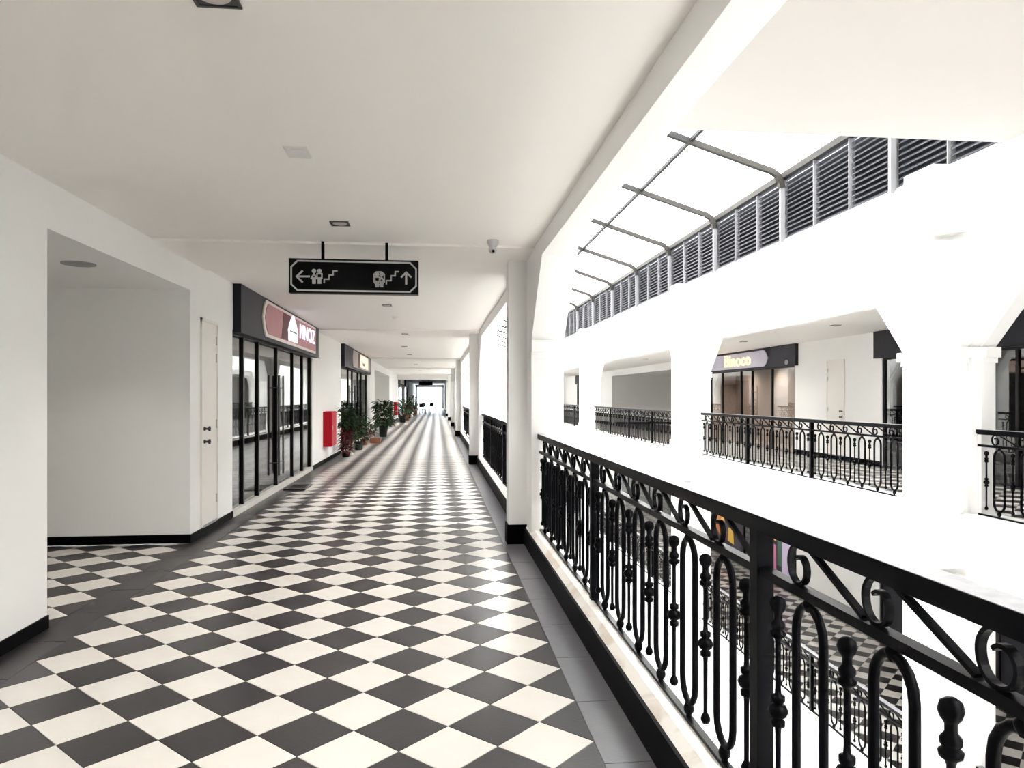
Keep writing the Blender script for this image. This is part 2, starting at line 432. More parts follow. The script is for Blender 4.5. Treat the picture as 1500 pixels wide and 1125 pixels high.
# skirting along left wall
mb = MB(); edges = [-6]
for a, b, h in holes: edges += [a, b]
edges += [YE]
for i in range(0, len(edges), 2):
    mb.box(XL, XL+.012, edges[i], edges[i+1], 0, .085)
struct('baseboard_left', mb, M['skirting'], 'thin black skirting along the left wall', 'baseboard')

# opposite galleries
SH_U = [(6.2, 14.6), (18.4, 25.4), (44.0, 48.5)]
SH_D = [(6.2, 14.7), (18.3, 24.6), (28.2, 37.2), (40.0, 47.0)]
shopwall('wall_gallery_upper', XB, 1, 0, sorted([(a, b, 2.36) for a, b in SH_U] + [(28.0, 38.6, 2.62)]), -6, YE, HC+.1, M['wall'], 'white shop wall behind the upper gallery opposite')
shopwall('wall_gallery_lower', XB, 1, -F2F, sorted([(a, b, 2.36) for a, b in SH_D]), -6, YE, HC+.1, M['wall'], 'white shop wall behind the lower gallery opposite')
shopwall('wall_gallery_ground', XB, 1, -2*F2F, [(6, 15, 2.3), (18, 26, 2.3), (30, 38, 2.3)], -6, YE, HC+.1, M['wall'], 'white shop wall behind the ground arcade')
struct('wall_recess', MB().box(XB+.18, XB+6.2, 27.85, 28.0, 0, 2.9).box(XB+.18, XB+6.2, 38.6, 38.75, 0, 2.9).box(XB+6.2, XB+6.35, 28, 38.6, 0, 2.9).box(XB+.18, XB+6.2, 28, 38.6, 2.62, 2.9).box(XB+2.3, XB+6.2, 28, 38.6, -.2, 0), M['alcove'], 'grey beige recess in the shop wall opposite')
struct('baseboard_gallery', MB().box(XB-.015, XB, -6, 6.2, 0, .1).box(XB-.015, XB, 14.6, 18.4, 0, .1).box(XB-.015, XB, 25.4, 28, 0, .1).box(XB+.18, XB+6.2, 38.585, 38.6, 0, .1).box(XB-.015, XB, 38.6, 44, 0, .1), M['skirting'], 'black skirting of the upper gallery opposite', 'baseboard')
def chequer(name, z, label):
    s_ = struct(name, MB().box(WI-.05, XB+2.4, -6, YE, z-.45 if z > -6 else z-.3, z-.006), M['grout'], label, 'floor')
    t = MB()
    for q in range(0, 16):
        for m in range(8, 120):
            x = WI+.1+q*D2; y = m*2*D2+(D2 if q % 2 else 0); r = D2-g
            t.cm = q % 2
            t.quad((x+r, y, z), (x, y+r, z), (x-r, y, z), (x, y-r, z))
    obj('floor_tiles', t, [M['light_tile'], M['dark_tile']], s_, kind='stuff')
    if z > -6:
        b_ = MB().box(XB-.22, XB+2.2, -6, YE, z-.006, z+.0005)
        obj('border_tiles', b_, M['dark_tile'], s_, kind='stuff')
chequer('floor_opposite', 0, 'chequered floor of the upper gallery opposite')
chequer('floor_lower', -F2F, 'chequered floor of the lower gallery opposite')
struct('floor_ground', MB().box(XI, XB+2.4, -6, YE, -2*F2F-.3, -2*F2F), M['stone'], 'pale ground floor at the foot of the atrium', 'floor')
struct('ceiling_opposite', MB().box(WI, XB+2.4, -6, YE, HC, HC+.3), M['ceil'], 'pale ceiling of the upper gallery opposite', 'ceiling')
struct('ceiling_lower', MB().box(WI, XB+2.4, -6, YE, -F2F+HC, -.46), M['ceil'], 'pale ceiling of the lower gallery opposite', 'ceiling')
struct('ceiling_ground', MB().box(WI, XB+2.4, -6, YE, -2*F2F+HC, -F2F-.46), M['ceil'], 'pale ceiling of the ground arcade opposite', 'ceiling')
struct('wall_back', MB().box(XL-.3, XB+2.5, -6.2, -6, -2*F2F, ZT), M['wall'], 'plain wall closing the corridor behind the viewer')
# far end of atrium and corridor
struct('wall_end', MB().box(XO, WO, 58, 58.2, -2*F2F, ZT+1.9), M['white'], 'white end wall of the atrium')
e = struct('window_1', MB().box(XL, XL+.25, YE, YE+.1, 0, HC).box(.7, XI, YE, YE+.1, 0, HC).box(XL, XI, YE, YE+.1, 2.6, HC).box(-.95, -.87, YE, YE+.1, 0, 2.6), M['white_steel'], 'bright glazed end of the corridor', 'window')
obj('pane', MB().box(XL+.25, -.95, YE+.04, YE+.05, 0, 2.6), M['clear'], e); obj('pane', MB().box(-.87, .7, YE+.04, YE+.05, 0, 2.6), M['clear'], e)

# ------------------------------------------------------------------ skylight with ribs and louvre band
ZE, XPU, ZPU, XRI, ZRI = 5.30, 4.23, 5.82, 3.56, 6.035
SPANS = [(-6, 1.0), (6.85, 58)]  # first span is unseen, added to let daylight onto the near walkway
sm_ = MB()
for a, b in SPANS:
    for f in (lambda x: x, lambda x: 2*XRI-x):
        sm_.box(f(XPU)-.03, f(XPU)+.03, a, b, ZPU-.06, ZPU)
        sm_.box(f(WO+.02)-.05, f(WO+.02)+.05, a, b, ZE-.10, ZE)
    sm_.box(XRI-.03, XRI+.03, a, b, ZRI-.06, ZRI)
sk = struct('ceiling_skylight', sm_, M['rib'], 'translucent pitched skylight on curved grey ribs over the atrium, with an added unseen near span', 'skylight')
ribs = [11.6+2.95*k for k in range(-1, 16)]
rib_y = [-3.15, -.2]+ribs
def rib_mb():
    mb = MB()
    for sgn in (1, -1):
        f = lambda x: XRI+sgn*(x-XRI)
        path = [(f(XRI), 0, ZRI-.05), (f(WO-.42), 0, ZE+.135-.05), (f(WO-.22), 0, ZE+.03), (f(WO-.10), 0, ZE-.05), (f(WO-.045), 0, ZE-.16), (f(WO-.03), 0, ZE-.26)]
        hw = .045
        P_ = [Vector(p) for p in path]; vs = []
        for i in range(len(P_)):
            t = (P_[min(i+1, len(P_)-1)]-P_[max(i-1, 0)]).normalized(); nn = Vector((t.z, 0, -t.x))*.045
            for sy, s2 in ((-hw, 1), (hw, 1), (hw, -1), (-hw, -1)): q = P_[i]+nn*s2; vs.append((q.x, sy, q.z))
        mb.add(vs, [(i*4+j, i*4+(j+1) % 4, i*4+4+(j+1) % 4, i*4+4+j) for i in range(len(P_)-1) for j in range(4)])
    return mb
rm = rib_mb().mesh('rib', M['rib'])
mu = MB().box(WO-.06, WO+.02, -.026, .026, ZT-.02, ZE-.2).mesh('mullion', M['white_steel'])  # the ribs' grey paint in its lit tone, set as a lighter colour
for y in rib_y: inst('rib', rm, sk, (0, y, 0)); inst('mullion', mu, sk, (0, y, 0))
def sheet(x0, z0, x1, z1, y0, y1): return MB().prism_y([(x0, z0), (x1, z1), (x1, z1+.025), (x0, z0+.025)], y0, y1)
ys = [6.85] + [y for y in ribs if y > 7] + [58]
ys_pairs = list(zip(ys[:-1], ys[1:])) + [(-6, -3.15), (-3.15, -.2), (-.2, 1.0)]
sl = (ZPU-ZE)/(WO-XPU)
for i, (a, b) in enumerate(ys_pairs):
    a += .003; b -= .003
    for sgn in (1, -1):
        f = lambda x: XRI+sgn*(x-XRI)
        obj('roof_panel', sheet(f(XPU), ZPU+.003, f(WO+.06), ZE-.02+.003, a, b), M['roof'], sk)
        obj('ridge_panel', sheet(f(XRI), ZRI+.003, f(XPU), ZPU+.003, a, b), M['roofclear'], sk)
    for q in range(1, 6):
        y = a+(b-a)*q/6
        if i < 8: obj('glazing_bar', MB().prism_y([(XRI, ZRI-.03), (XPU, ZPU-.03), (XPU, ZPU), (XRI, ZRI)], y-.012, y+.012), M['white_steel'], sk)
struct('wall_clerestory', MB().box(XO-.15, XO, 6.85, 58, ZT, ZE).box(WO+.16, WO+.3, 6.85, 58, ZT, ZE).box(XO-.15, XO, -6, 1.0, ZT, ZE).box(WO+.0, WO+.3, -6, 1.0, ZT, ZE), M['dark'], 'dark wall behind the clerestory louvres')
struct('trim_gable', MB().prism_y([(XO, ZT+.02), (WO, ZT+.02), (WO, ZE), (XRI, ZRI), (XO, ZE)], 6.70, 6.849).prism_y([(XO, ZT+.02), (WO, ZT+.02), (WO, ZE), (XRI, ZRI), (XO, ZE)], 1.001, 1.15).prism_y([(XO, ZT+.02), (WO, ZT+.02), (WO, ZE), (XRI, ZRI), (XO, ZE)], -6.2, -6), M['white'], 'gable walls closing the skylight and the added unseen one at the bridging slab', 'wall')
# louvre bays
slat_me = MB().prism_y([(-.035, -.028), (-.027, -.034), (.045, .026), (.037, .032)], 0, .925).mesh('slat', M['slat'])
nsl = 13; bi = 0
ones = 'first second third fourth fifth sixth seventh eighth ninth'.split()
ORD = ones + 'tenth eleventh twelfth thirteenth fourteenth fifteenth sixteenth seventeenth eighteenth nineteenth twentieth'.split()
for tn, td in (('twenty', 'thirtieth'), ('thirty', 'fortieth'), ('forty', 'fiftieth')): ORD += [tn+'-'+o for o in ones] + [td]
allr = [8.65-2.95] + ribs
for i in range(len(allr)-1):
    y0r, y1r = allr[i], allr[i+1]
    if y1r < 7 or y0r > 45: continue
    for q in range(3):
        a = y0r+.06+q*(2.95-.06)/3; b = a+(2.95-.06)/3-.03
        a = max(a, 6.9)
        if b-a < .2: continue
        bi += 1
        t = thing('louvre_panel', (WO+.06, a, ZT), '%s dark slatted louvre panel from the near end, above the white wall opposite' % ORD[bi-1], 'louvre', 'louvre panels under the skylight')
        fr = MB().box(WO+.0, WO+.10, a-.014, a, ZT, ZE-.1).box(WO, WO+.1, a, b, ZT, ZT+.03)
        obj('frame', fr, M['white_steel'], t)
        if 1 < bi <= 9:
            for s_ in range(nsl):
                inst('slat', slat_me, t, (0, .003, .08+s_*(ZE-.1-ZT-.09)/(nsl-.5)))
        else:
            mb = MB()
            for s_ in range(nsl):
                z = ZT+.08+s_*(ZE-.1-ZT-.09)/(nsl-.5)
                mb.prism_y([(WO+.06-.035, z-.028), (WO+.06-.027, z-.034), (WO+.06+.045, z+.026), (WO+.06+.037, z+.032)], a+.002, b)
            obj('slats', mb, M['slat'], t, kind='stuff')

# ------------------------------------------------------------------ railings
PITCH = 2.40
def hairpin_mb(n=10):
    w = .0725; pts = []
    z0, z1 = .285, .925
    for k in range(9): an = pi*k/8; pts.append((0, w*cos(an), z1-w+w*1.15*sin(an)))
    for k in range(9): an = pi+pi*k/8; pts.append((0, w*cos(an), z0+w+w*1.15*sin(an)))
    mb = MB().tube(pts, .0125, n, closed=True)
    mb.lathe([(.010, .922), (.017, .935), (.019, .945), (.012, .956), (.012, .962)], n=n)
    mb.lathe([(.012, .216), (.012, .225), (.02, .236), (.022, .25), (.018, .264), (.010, .280)], n=n)
    return mb
def bar_mb(n=10):
    mb = MB().lathe([(0, .266), (.012, .270), (.0185, .282), (.0185, .29), (.013, .303), (.008, .31), (.0085, .50), (.010, .523), (.020, .527), (.020, .543), (.012, .549), (.024, .557), (.030, .572), (.024, .587), (.012, .595), (.020, .601), (.020, .617), (.010, .621),
                     (.0085, .64), (.0085, .78), (.012, .79), (.022, .797), (.024, .808), (.015, .815), (.021, .823), (.021, .834), (.012, .846), (.012, .862), (.015, .868), (.021, .876), (.025, .890), (.021, .906), (.010, .914), (0, .916)], n=n)
    return mb
def scroll_pts():
    c = [(.012, .1165), (-.012, .112), (-.034, .096), (-.047, .072), (-.047, .045), (-.036, .020), (-.014, .005), (.012, .005), (.034, .018), (.043, .042), (.038, .064), (.022, .079), (.002, .080), (-.012, .070)]
    return [(-r, z+.983) for r, z in c]
def smooth(p, n=3):
    out = []
    for i in range(len(p)-1):
        a, b, c, d = (Vector(p[max(i-1, 0)]), Vector(p[i]), Vector(p[i+1]), Vector(p[min(i+2, len(p)-1)]))
        for k in range(n):
            t = k/n; out.append(tuple(.5*(2*b+(c-a)*t+(2*a-5*b+4*c-d)*t*t+(3*b-a-3*c+d)*t**3)))
    return out+[tuple(p[-1])]
def scroll_mb(n): return MB().ribbon(smooth(scroll_pts()) if n >= 12 else scroll_pts(), .009, -.009, .009)
def diag_mb(): return MB().ribbon([(-.055, 1.097), (-.363+.052, .986)], .011, -.009, .009)
RM = {}
def rail_meshes(n):
    if n not in RM:
        RM[n] = (hairpin_mb(n).mesh('hairpin_baluster', M['iron']), bar_mb(n).mesh('knobbed_bar', M['iron']), scroll_mb(n).mesh('scroll', M['iron']), diag_mb().mesh('diagonal_strut', M['iron']))
    return RM[n]
def railing(name, x, y0, npan, z, label, n=10, pitch=PITCH, skip_last_post=True, lite=False, first_post=False):
    t = thing(name, (x, y0, z), label, 'railing', 'black iron railings of the arcades')
    L = npan*pitch
    obj('handrail', MB().box(x-.035, x+.04, y0, y0+L, z+1.10, z+1.1465).box(x-.022, x+.022, y0, y0+L, z+1.092, z+1.10), M['iron'], t)
    obj('rail_top_sheen', MB().box(x-.034, x+.039, y0, y0+L, z+1.1465, z+1.148), M['rail_top'], t, 'grey top face of the handrail, roof light sheen put into its colour')
    obj('middle_rail', MB().box(x-.018, x+.018, y0, y0+L, z+.957, z+.983), M['iron'], t)
    obj('bottom_rail', MB().box(x-.014, x+.014, y0, y0+L, z+.202, z+.217), M['iron'], t)
    hm, bm, sm, dm = rail_meshes(n)
    step = (pitch-.22)/6
    if lite:
        mb = MB()
    for p in range(npan+1):
        if p == npan and skip_last_post: break
        if p == 0 and not first_post: continue
        yy = y0+p*pitch
        obj('post', MB().box(x-.027, x+.027, yy-.027, yy+.027, z+.2, z+1.10), M['iron'], t)
    for p in range(npan):
        for k in range(7):
            yb = p*pitch+.11+k*step
            if not lite: inst('knobbed_bar', bm, t, (0, yb, 0))
            else: mb.lathe([(.01, .27), (.01, .54), (.025, .57), (.01, .6), (.01, .8), (.022, .81), (.012, .85), (.022, .89), (0, .915)], (x, y0+yb, z), 5)
            if k < 6:
                yh = yb+step/2
                if not lite:
                    inst('hairpin_baluster', hm, t, (0, yh, 0)); inst('scroll', sm, t, (0, yh+.055, 0)); inst('diagonal_strut', dm, t, (0, yh+.055, 0))
                else:
                    for s_ in (-.0725, .0725): mb.box(x-.011, x+.011, y0+yh+s_-.011, y0+yh+s_+.011, z+.3, z+.9)
                    mb.box(x-.011, x+.011, y0+yh-.06, y0+yh+.06, z+.89, z+.95)
                    mb.ribbon([(y0+yh+.055+a, z+b) for a, b in scroll_pts()[::2]], .012, x-.012, x+.012)
                    mb.ribbon([(y0+yh+a, z+b) for a, b in ((0, 1.097), (-.256, .986))], .011, x-.012, x+.012)
    if lite: obj('balusters', mb, M['iron'], t, kind='stuff')
    return t
XRAIL = 1.02
railing('iron_railing', XRAIL, 6.965-3*PITCH, 3, 0, 'large black wrought iron railing in the foreground on the white marble kerb', 12, skip_last_post=True, first_post=False)
XOR = 6.0
def fit(a, b, n): return (b-a)/n
railing('iron_railing', XRAIL, 8.25, 3, 0, 'black iron railing just beyond the first column on this side', 6, fit(8.25, 15.6, 3))
railing('iron_railing', XRAIL, 16.9, 4, 0, 'black iron railing beyond the second column on this side', 5, fit(16.9, 27, 4), lite=True)
railing('iron_railing', XRAIL, 28.3, 3, 0, 'black iron railing beyond the third column on this side', 5, fit(28.3, 36, 3), lite=True)
railing('iron_railing', XOR, 8.57-.0, 3, 0, 'black iron railing opposite in front of the white service door', 8, fit(8.57, 15.72, 3))
railing('iron_railing', XOR, 17.11, 4, 0, 'black iron railing opposite in front of the grey beige recess', 6, fit(17.11, 26.75, 4))
railing('iron_railing', XOR, 7.38-2*2.4, 2, 0, 'black iron railing opposite cut by the right edge, beside the near pilaster', 8, 2.4)
railing('iron_railing', XOR, 28.2, 3, 0, 'distant black iron railing opposite beyond the recess', 5, fit(28.2, 36.2, 3), lite=True)
railing('iron_railing', XOR, 37.5, 3, 0, 'farthest black iron railing of the upper gallery opposite', 5, fit(37.5, 45.2, 3), lite=True)
railing('iron_railing', XOR, 8.57, 3, -F2F, 'black iron railing of the lower gallery opposite, before chequered floor', 8, fit(8.57, 15.72, 3))
railing('iron_railing', XOR, 17.11, 4, -F2F, 'black iron railing of the lower gallery opposite, before colourful posters', 5, fit(17.11, 26.75, 4), lite=True)
railing('iron_railing', XOR, 28.2, 3, -F2F, 'far black iron railing of the lower gallery opposite', 5, fit(28.2, 36.2, 3), lite=True)
railing('iron_railing', XOR, 7.38-2*2.4, 2, -F2F, 'near black iron railing of the lower gallery under the right edge', 5, 2.4, lite=True)

# ------------------------------------------------------------------ shopfronts
def shopfront(x, d, z, a, b, mull, label, handles=(), sill=True, head=2.36, pane='glass'):
    """x: wall face, d: +1 if the shop lies towards +x"""
    t = thing('shopfront', (x, a, z), label, 'shopfront')
    xf = x+d*.03
    obj('head_frame', MB().box(xf, xf+d*.06, a, b, z+head-.06, z+head), M['frame'], t)
    if sill: obj('sill', MB().box(x-d*.015, x+d*.12, a, b, z, z+.075), M['sill'], t)
    z1 = z+(.075 if sill else 0)
    ms = [a+.03] + list(mull) + [b-.03]
    for m in ms: obj('mullion', MB().box(xf-d*.005, xf+d*.06, m-.03, m+.03, z1, z+head-.06), M['frame'], t)
    for i in range(len(ms)-1):
        obj('pane', MB().box(xf+d*.022, xf+d*.034, ms[i]+.03, ms[i+1]-.03, z1, z+head-.06), M[pane], t)
    for yh in handles:
        obj('pull_handle', MB().tube([(xf-d*.06, yh, z+.25), (xf-d*.06, yh, z+1.85)], .017, 8).tube([(xf+d*.03, yh, z+.45), (xf-d*.06, yh, z+.45)], .011, 6).tube([(xf+d*.03, yh, z+1.65), (xf-d*.06, yh, z+1.65)], .011, 6), M['dgrey'], t)
    return t
def fill_spot(x, y, z, power, par):  # added fill light; the ceiling fittings themselves look unlit
    ld = bpy.data.lights.new('fill_spot', 'SPOT'); ld.energy = power; ld.spot_size = radians(128); ld.spot_blend = .9
    ld.shadow_soft_size = .03; ld.color = (1, .95, .89)
    o = bpy.data.objects.new('fill_spot', ld); col.objects.link(o); o.parent = par; o.location = (0, 0, -.045)
nroom = [0]
def shoproom(x, d, z, a, b, depth, label, mat='shop', h=2.9, lamp=0):
    xs, xe = x+d*.18, x+d*(.18+depth)
    m = MB().box(xe, xe+d*.1, a, b, z, z+h).box(xs, xe, a-.1, a, z, z+h).box(xs, xe, b, b+.1, z, z+h).box(xs, xe, a, b, z+h-.1, z+h).box(xs-d*.17, xe, a, b, z-.1, z+.001)
    rm_ = struct('wall_shop' + ('' if nroom[0] == 0 else '.%03d' % nroom[0]), m, M[mat], label); nroom[0] += 1
    if lamp:  # lamp strip and spots added to brighten the room behind the glass
        ym, xm = (a+b)/2, (xs+xe)/2
        obj('added_shop_lamp', MB().box(xm-.06, xm+.06, a+.6, b-.6, z+h-.16, z+h-.1), M['lamp'], rm_)
        for q in (.2, .5, .8):
            fill_spot(0, 0, 0, lamp, rm_); col.objects[-1].location = (xm, a+(b-a)*q, z+h-.2)
def ycol(u, X):
    k = (u-750)/1050; return X*(.9945-.1051*k)/(k*.9945+.1051)
m1 = [ycol(u, XL) for u in (360, 382, 409, 432, 446)]
shopfront(XL, -1, 0, 9.26, 15.05, m1, 'tall black framed glass shopfront under the red and white shop sign', (m1[2]-.16, m1[2]+.16))
shoproom(XL, -1, 0, 9.26, 15.05, 4.5, 'dim interior behind the nearest left shopfront', lamp=6)
m2 = [ycol(u, XL) for u in (512, 518, 526, 531)]
shopfront(XL, -1, 0, 19.5, 26.9, m2, 'glass shopfront behind the row of potted plants', (m2[1]-.15, m2[1]+.15))
shoproom(XL, -1, 0, 19.5, 26.9, 4.5, 'dim interior behind the second left shopfront')
shopfront(XL, -1, 0, 48.3, 55.5, [50, 51.8, 53.6], 'far glass shopfront beyond the white crossing beam')
shoproom(XL, -1, 0, 48.3, 55.5, 4, 'dim interior behind the third left shopfront')
shopfront(XL, -1, 0, 57.5, 64.5, [59.2, 61, 62.8], 'farthest glass shopfront of the left wall')
shoproom(XL, -1, 0, 57.5, 64.5, 4, 'dim interior behind the last left shopfront')
shopfront(XB, 1, 0, 18.4, 25.4, [19.8, 21.1, 21.9, 23.4, 24.4], 'dark glass shopfront opposite under the pale lilac sign', (20.95,), sill=False)
shoproom(XB, 1, 0, 18.4, 25.4, 1.2, 'dim brown interior of the shop opposite', 'brownshop', lamp=70)
shopfront(XB, 1, 0, 6.2, 14.6, [7.8, 9.4, 11, 12.6, 13.9], 'dark glass shopfront opposite at the right, beside the white service door', sill=False)
shoproom(XB, 1, 0, 6.2, 14.6, 4, 'dark interior of the shop at the right opposite', 'dark')
shopfront(XB, 1, 0, 44, 48.5, [45.4, 47], 'far shopfront of the upper gallery opposite', sill=False)
shoproom(XB, 1, 0, 44, 48.5, 4, 'dim interior of the far shop opposite')
shopfront(XB, 1, -F2F, 6.2, 14.7, [8, 9.7, 11.4, 13.1], 'dark boarded shopfront on the lower gallery at the right', sill=False, pane='signbox')
shoproom(XB, 1, -F2F, 6.2, 14.7, 4, 'dark interior of the right shop on the lower gallery', 'dark')
shopfront(XB, 1, -F2F, 18.3, 24.6, [20.0, 21.7, 23.2], 'glass shopfront on the lower gallery behind the colourful posters', sill=False)
shoproom(XB, 1, -F2F, 18.3, 24.6, 4, 'dark interior behind the colourful posters', 'dark')
shopfront(XB, 1, -F2F, 28.2, 37.2, [30, 31.8, 33.6, 35.4], 'grey glass shopfront far along the lower gallery', sill=False)
shoproom(XB, 1, -F2F, 28.2, 37.2, 4, 'grey interior of the far shop on the lower gallery')
shopfront(XB, 1, -F2F, 40, 47, [42, 44], 'farthest shopfront of the lower gallery', sill=False)
for a, b in ((6, 15), (18, 26), (30, 38)): shoproom(XB, 1, -2*F2F, a, b, 4, 'dark opening of a ground storey shop, from y%d' % a if False else {6: 'near', 18: 'middle', 30: 'far'}[a] + ' dark shop opening on the ground storey', 'dark')

# ------------------------------------------------------------------ shop signs
# red sign with bottle emblem
t = thing('shop_sign', (XL, 9.28, 2.30), 'charcoal sign box with red board, white bottle emblem and white letters', 'sign')
xf = XL+.10
obj('sign_box', MB().box(XL, xf, 9.28, 15.25, 2.315, 2.925), M['signbox'], t)
YA, YB_ = 10.35, 14.75
def plate(y0, y1, z0, z1, c, x0, x1):
    zm = (z0+z1)/2
    return MB().prism_x([(y0+c, z0), (y1, z0), (y1, z1), (y0+c, z1), (y0+c*.35, z1-(z1-z0)*.22), (y0, zm), (y0+c*.35, z0+(z1-z0)*.22)][::1], x0, x1)
obj('sign_border', plate(YA, YB_, 2.37, 2.89, .2, xf, xf+.02), M['sframe'], t)
obj('sign_board', plate(YA+.1, YB_-.08, 2.415, 2.845, .18, xf+.02, xf+.03), M['pink'], t)
obj('dark_stripe', MB().prism_x([(11.5, 2.42), (12.1, 2.42), (12.2, 2.84), (11.65, 2.84)], xf+.03, xf+.034), M['deepred'], t)
bt_ = MB()
yb = 12.35
prof = [(.36, 2.43), (.36, 2.56), (.40, 2.59), (.36, 2.62), (.30, 2.70), (.18, 2.78), (.08, 2.83), (.05, 2.86)]
for i in range(len(prof)-1):
    (w0, z0), (w1, z1) = prof[i], prof[i+1]
    bt_.prism_x([(yb-w0, z0), (yb+w0, z0), (yb+w1, z1), (yb-w1, z1)], xf+.034, xf+.05)
obj('bottle_emblem', bt_, M['lit'], t)
obj('emblem_stripe', MB().box(xf+.05, xf+.053, yb-.3, yb+.3, 2.575, 2.6), M['grey'], t)
text('lettering', 'NNOZ', .36, M['lit'], t, Vector((xf+.045, 13.7, 2.655))-Vector(t.location), (pi/2, 0, pi/2), sx=1.45)
# second sign
t = thing('shop_sign', (XL, 19.5, 2.30), 'charcoal sign box with taupe board and glowing peach panel over the plants', 'sign')
obj('sign_box', MB().box(XL, xf, 19.5, 27.1, 2.315, 2.925), M['signbox'], t)
obj('sign_board', plate(21.2, 26.6, 2.38, 2.87, .2, xf, xf+.02), M['taupe'], t)
obj('brown_stripe', MB().box(xf+.02, xf+.025, 22.6, 23.2, 2.4, 2.85), M['brown'], t)
obj('peach_panel', MB().box(xf+.02, xf+.03, 23.3, 25.8, 2.44, 2.84), M['litpeach'], t)
obj('cup_emblem', MB().prism_x([(24.0, 2.52), (24.6, 2.52), (24.7, 2.60), (23.9, 2.60)], xf+.03, xf+.035), M['brown'], t)
# far left sign boxes
for a, b, lb in ((48.3, 55.5, 'dark sign box above the far left shopfront'), (57.5, 64.5, 'dark sign box above the farthest left shopfront')):
    t = thing('shop_sign', (XL, a, 2.3), lb, 'sign'); obj('sign_box', MB().box(XL, xf, a, b, 2.315, 2.925), M['signbox'], t)
    obj('sign_board', plate(a+1.5, b-1, 2.38, 2.87, .2, xf, xf+.02), M['taupe'], t)
# opposite lilac sign
t = thing('shop_sign', (XB, 18.2, 2.30), 'navy sign box with pale lilac board and glowing yellow letters', 'sign')
xg = XB-.10
obj('sign_box', MB().box(xg, XB, 18.2, 25.6, 2.34, 2.925), M['signbox'], t)
zs0, zs1 = 2.385, 2.86
obj('sign_board', MB().prism_x([(25.4, zs0), (25.4, zs1), (20.0, zs1), (19.85, zs1-.07), (19.72, (zs0+zs1)/2), (19.85, zs0+.07), (20.0, zs0)], xg-.02, xg), M['lilac'], t)
text('lettering', 'Binoco', .52, M['litwarm'], t, Vector((xg-.03, 21.85, 2.63))-Vector(t.location), (pi/2, 0, -pi/2), sx=1.4)
obj('round_badge', MB().prism_x([(18.65+.1*cos(k*pi/5), 2.44+.07*sin(k*pi/5)) for k in range(10)], xg-.01, xg), M['grey'], t)
for a, b, z, lb in ((6.2, 14.75, 0, 'plain navy sign box opposite at the right of the service door'), (44, 48.5, 0, 'far plain dark sign box opposite'), (6.2, 14.75, -F2F, 'plain dark sign box on the lower gallery at the right'), (18.3, 24.6, -F2F, 'plain dark sign box above the colourful posters'), (28.2, 37.2, -F2F, 'plain dark sign box far along the lower gallery')):
    t = thing('shop_sign', (XB, a, z+2.3), lb, 'sign'); obj('sign_box', MB().box(xg, XB, a, b, z+2.34, z+2.925), M['signbox'], t)

# ------------------------------------------------------------------ posters on the lower gallery
def poster(y0, y1, z0, z1, base, shapes, label):
    t = thing('poster', (XB+.02, y0, z0), label, 'poster', 'posters on the lower gallery')
    x = XB+.025
    obj('sheet', MB().box(x-.012, x, y0, y1, z0, z1), M[base], t)
    for k, (mt, pts) in enumerate(shapes):
        obj('printed_shape', MB().prism_x([(y1-(y1-y0)*p, z0+(z1-z0)*q) for p, q in pts], x-.016-.002*k, x-.0121), M[mt], t)
    return t
zf = -F2F
poster(21.7, 23.95, zf+.05, zf+2.2, 'posterblack', [('orange', [(0, .35), (.3, .15), (.38, .6), (.25, .98), (0, .98)]), ('yellow', [(.22, .4), (.32, .3), (.36, .8), (.3, .9)]), ('posterpurple', [(.25, .85), (.7, .8), (.75, .98), (.25, .98)]), ('green', [(.5, .45), (.72, .45), (.74, .8), (.5, .82)]), ('yellow', [(.48, .2), (.7, .18), (.66, .42), (.5, .4)]), ('magenta', [(.3, .25), (.42, .2), (.44, .32), (.34, .35)])], 'orange and black poster on the lower gallery shopfront')
poster(18.45, 20.2, zf+.05, zf+2.2, 'posterblack', [('yellow', [(.15, .55), (.4, .5), (.5, .95), (.2, .95)]), ('magenta', [(.02, .1), (.42, .08), (.4, .45), (.05, .5)]), ('green', [(.45, .2), (.6, .2), (.6, .7), (.48, .7)]), ('posterlilac', [(.62, .08), (.98, .08), (.98, .8), (.62, .82)])], 'yellow, pink and lilac poster on the lower gallery shopfront')
tag(obj('banner', MB().box(XO+3.0, XO+3.02, 14.6, 15.5, -2*F2F+.9, -2*F2F+2.2).tube([(XO+3.01, 15.05, -2*F2F), (XO+3.01, 15.05, -2*F2F+2.25)], .02, 6).box(XO+2.8, XO+3.22, 14.8, 15.3, -2*F2F, -2*F2F+.03), M['blue']), 'small blue banner stand on the ground floor of the atrium', 'banner')

# ------------------------------------------------------------------ service doors
def svc_door(name, x, d, z, a, b, h, label, near_handle=True):
    o = struct(name, MB().box(x, x-d*.012, a+.0, b, z+.10, z+h), M['door'], label, 'door')
    fr = MB().box(x, x-d*.022, a-.035, a, z+.10, z+h+.035).box(x, x-d*.022, b, b+.035, z+.10, z+h+.035).box(x, x-d*.022, a-.035, b+.035, z+h, z+h+.035)
    obj('door_frame', fr, M['door'], o)
    obj('kick_strip', MB().box(x, x-d*.02, a, b, z+.085, z+.11), M['grey'], o)
    yh = a+.06 if near_handle else b-.06
    for zz in (1.02, 1.16):
        obj('knob', MB().lathe([(.022, 0), (.022, .012), (.012, .02), (.012, .04), (.028, .05), (.028, .065), (0, .072)], n=10).mesh('knob', M['dgrey']), None, o).matrix_local = Matrix.Translation((x-d*.012, yh, z+zz)) @ Matrix.Rotation(-d*pi/2, 4, 'Y')
    yq = b-.02 if near_handle else a+.02
    for zz in (.35, 1.2, 1.95, 2.15):
        obj('hinge', MB().box(x-d*.012, x-d*.026, yq-.012, yq+.012, z+zz-.05, z+zz+.05), M['chrome'], o)
    return o
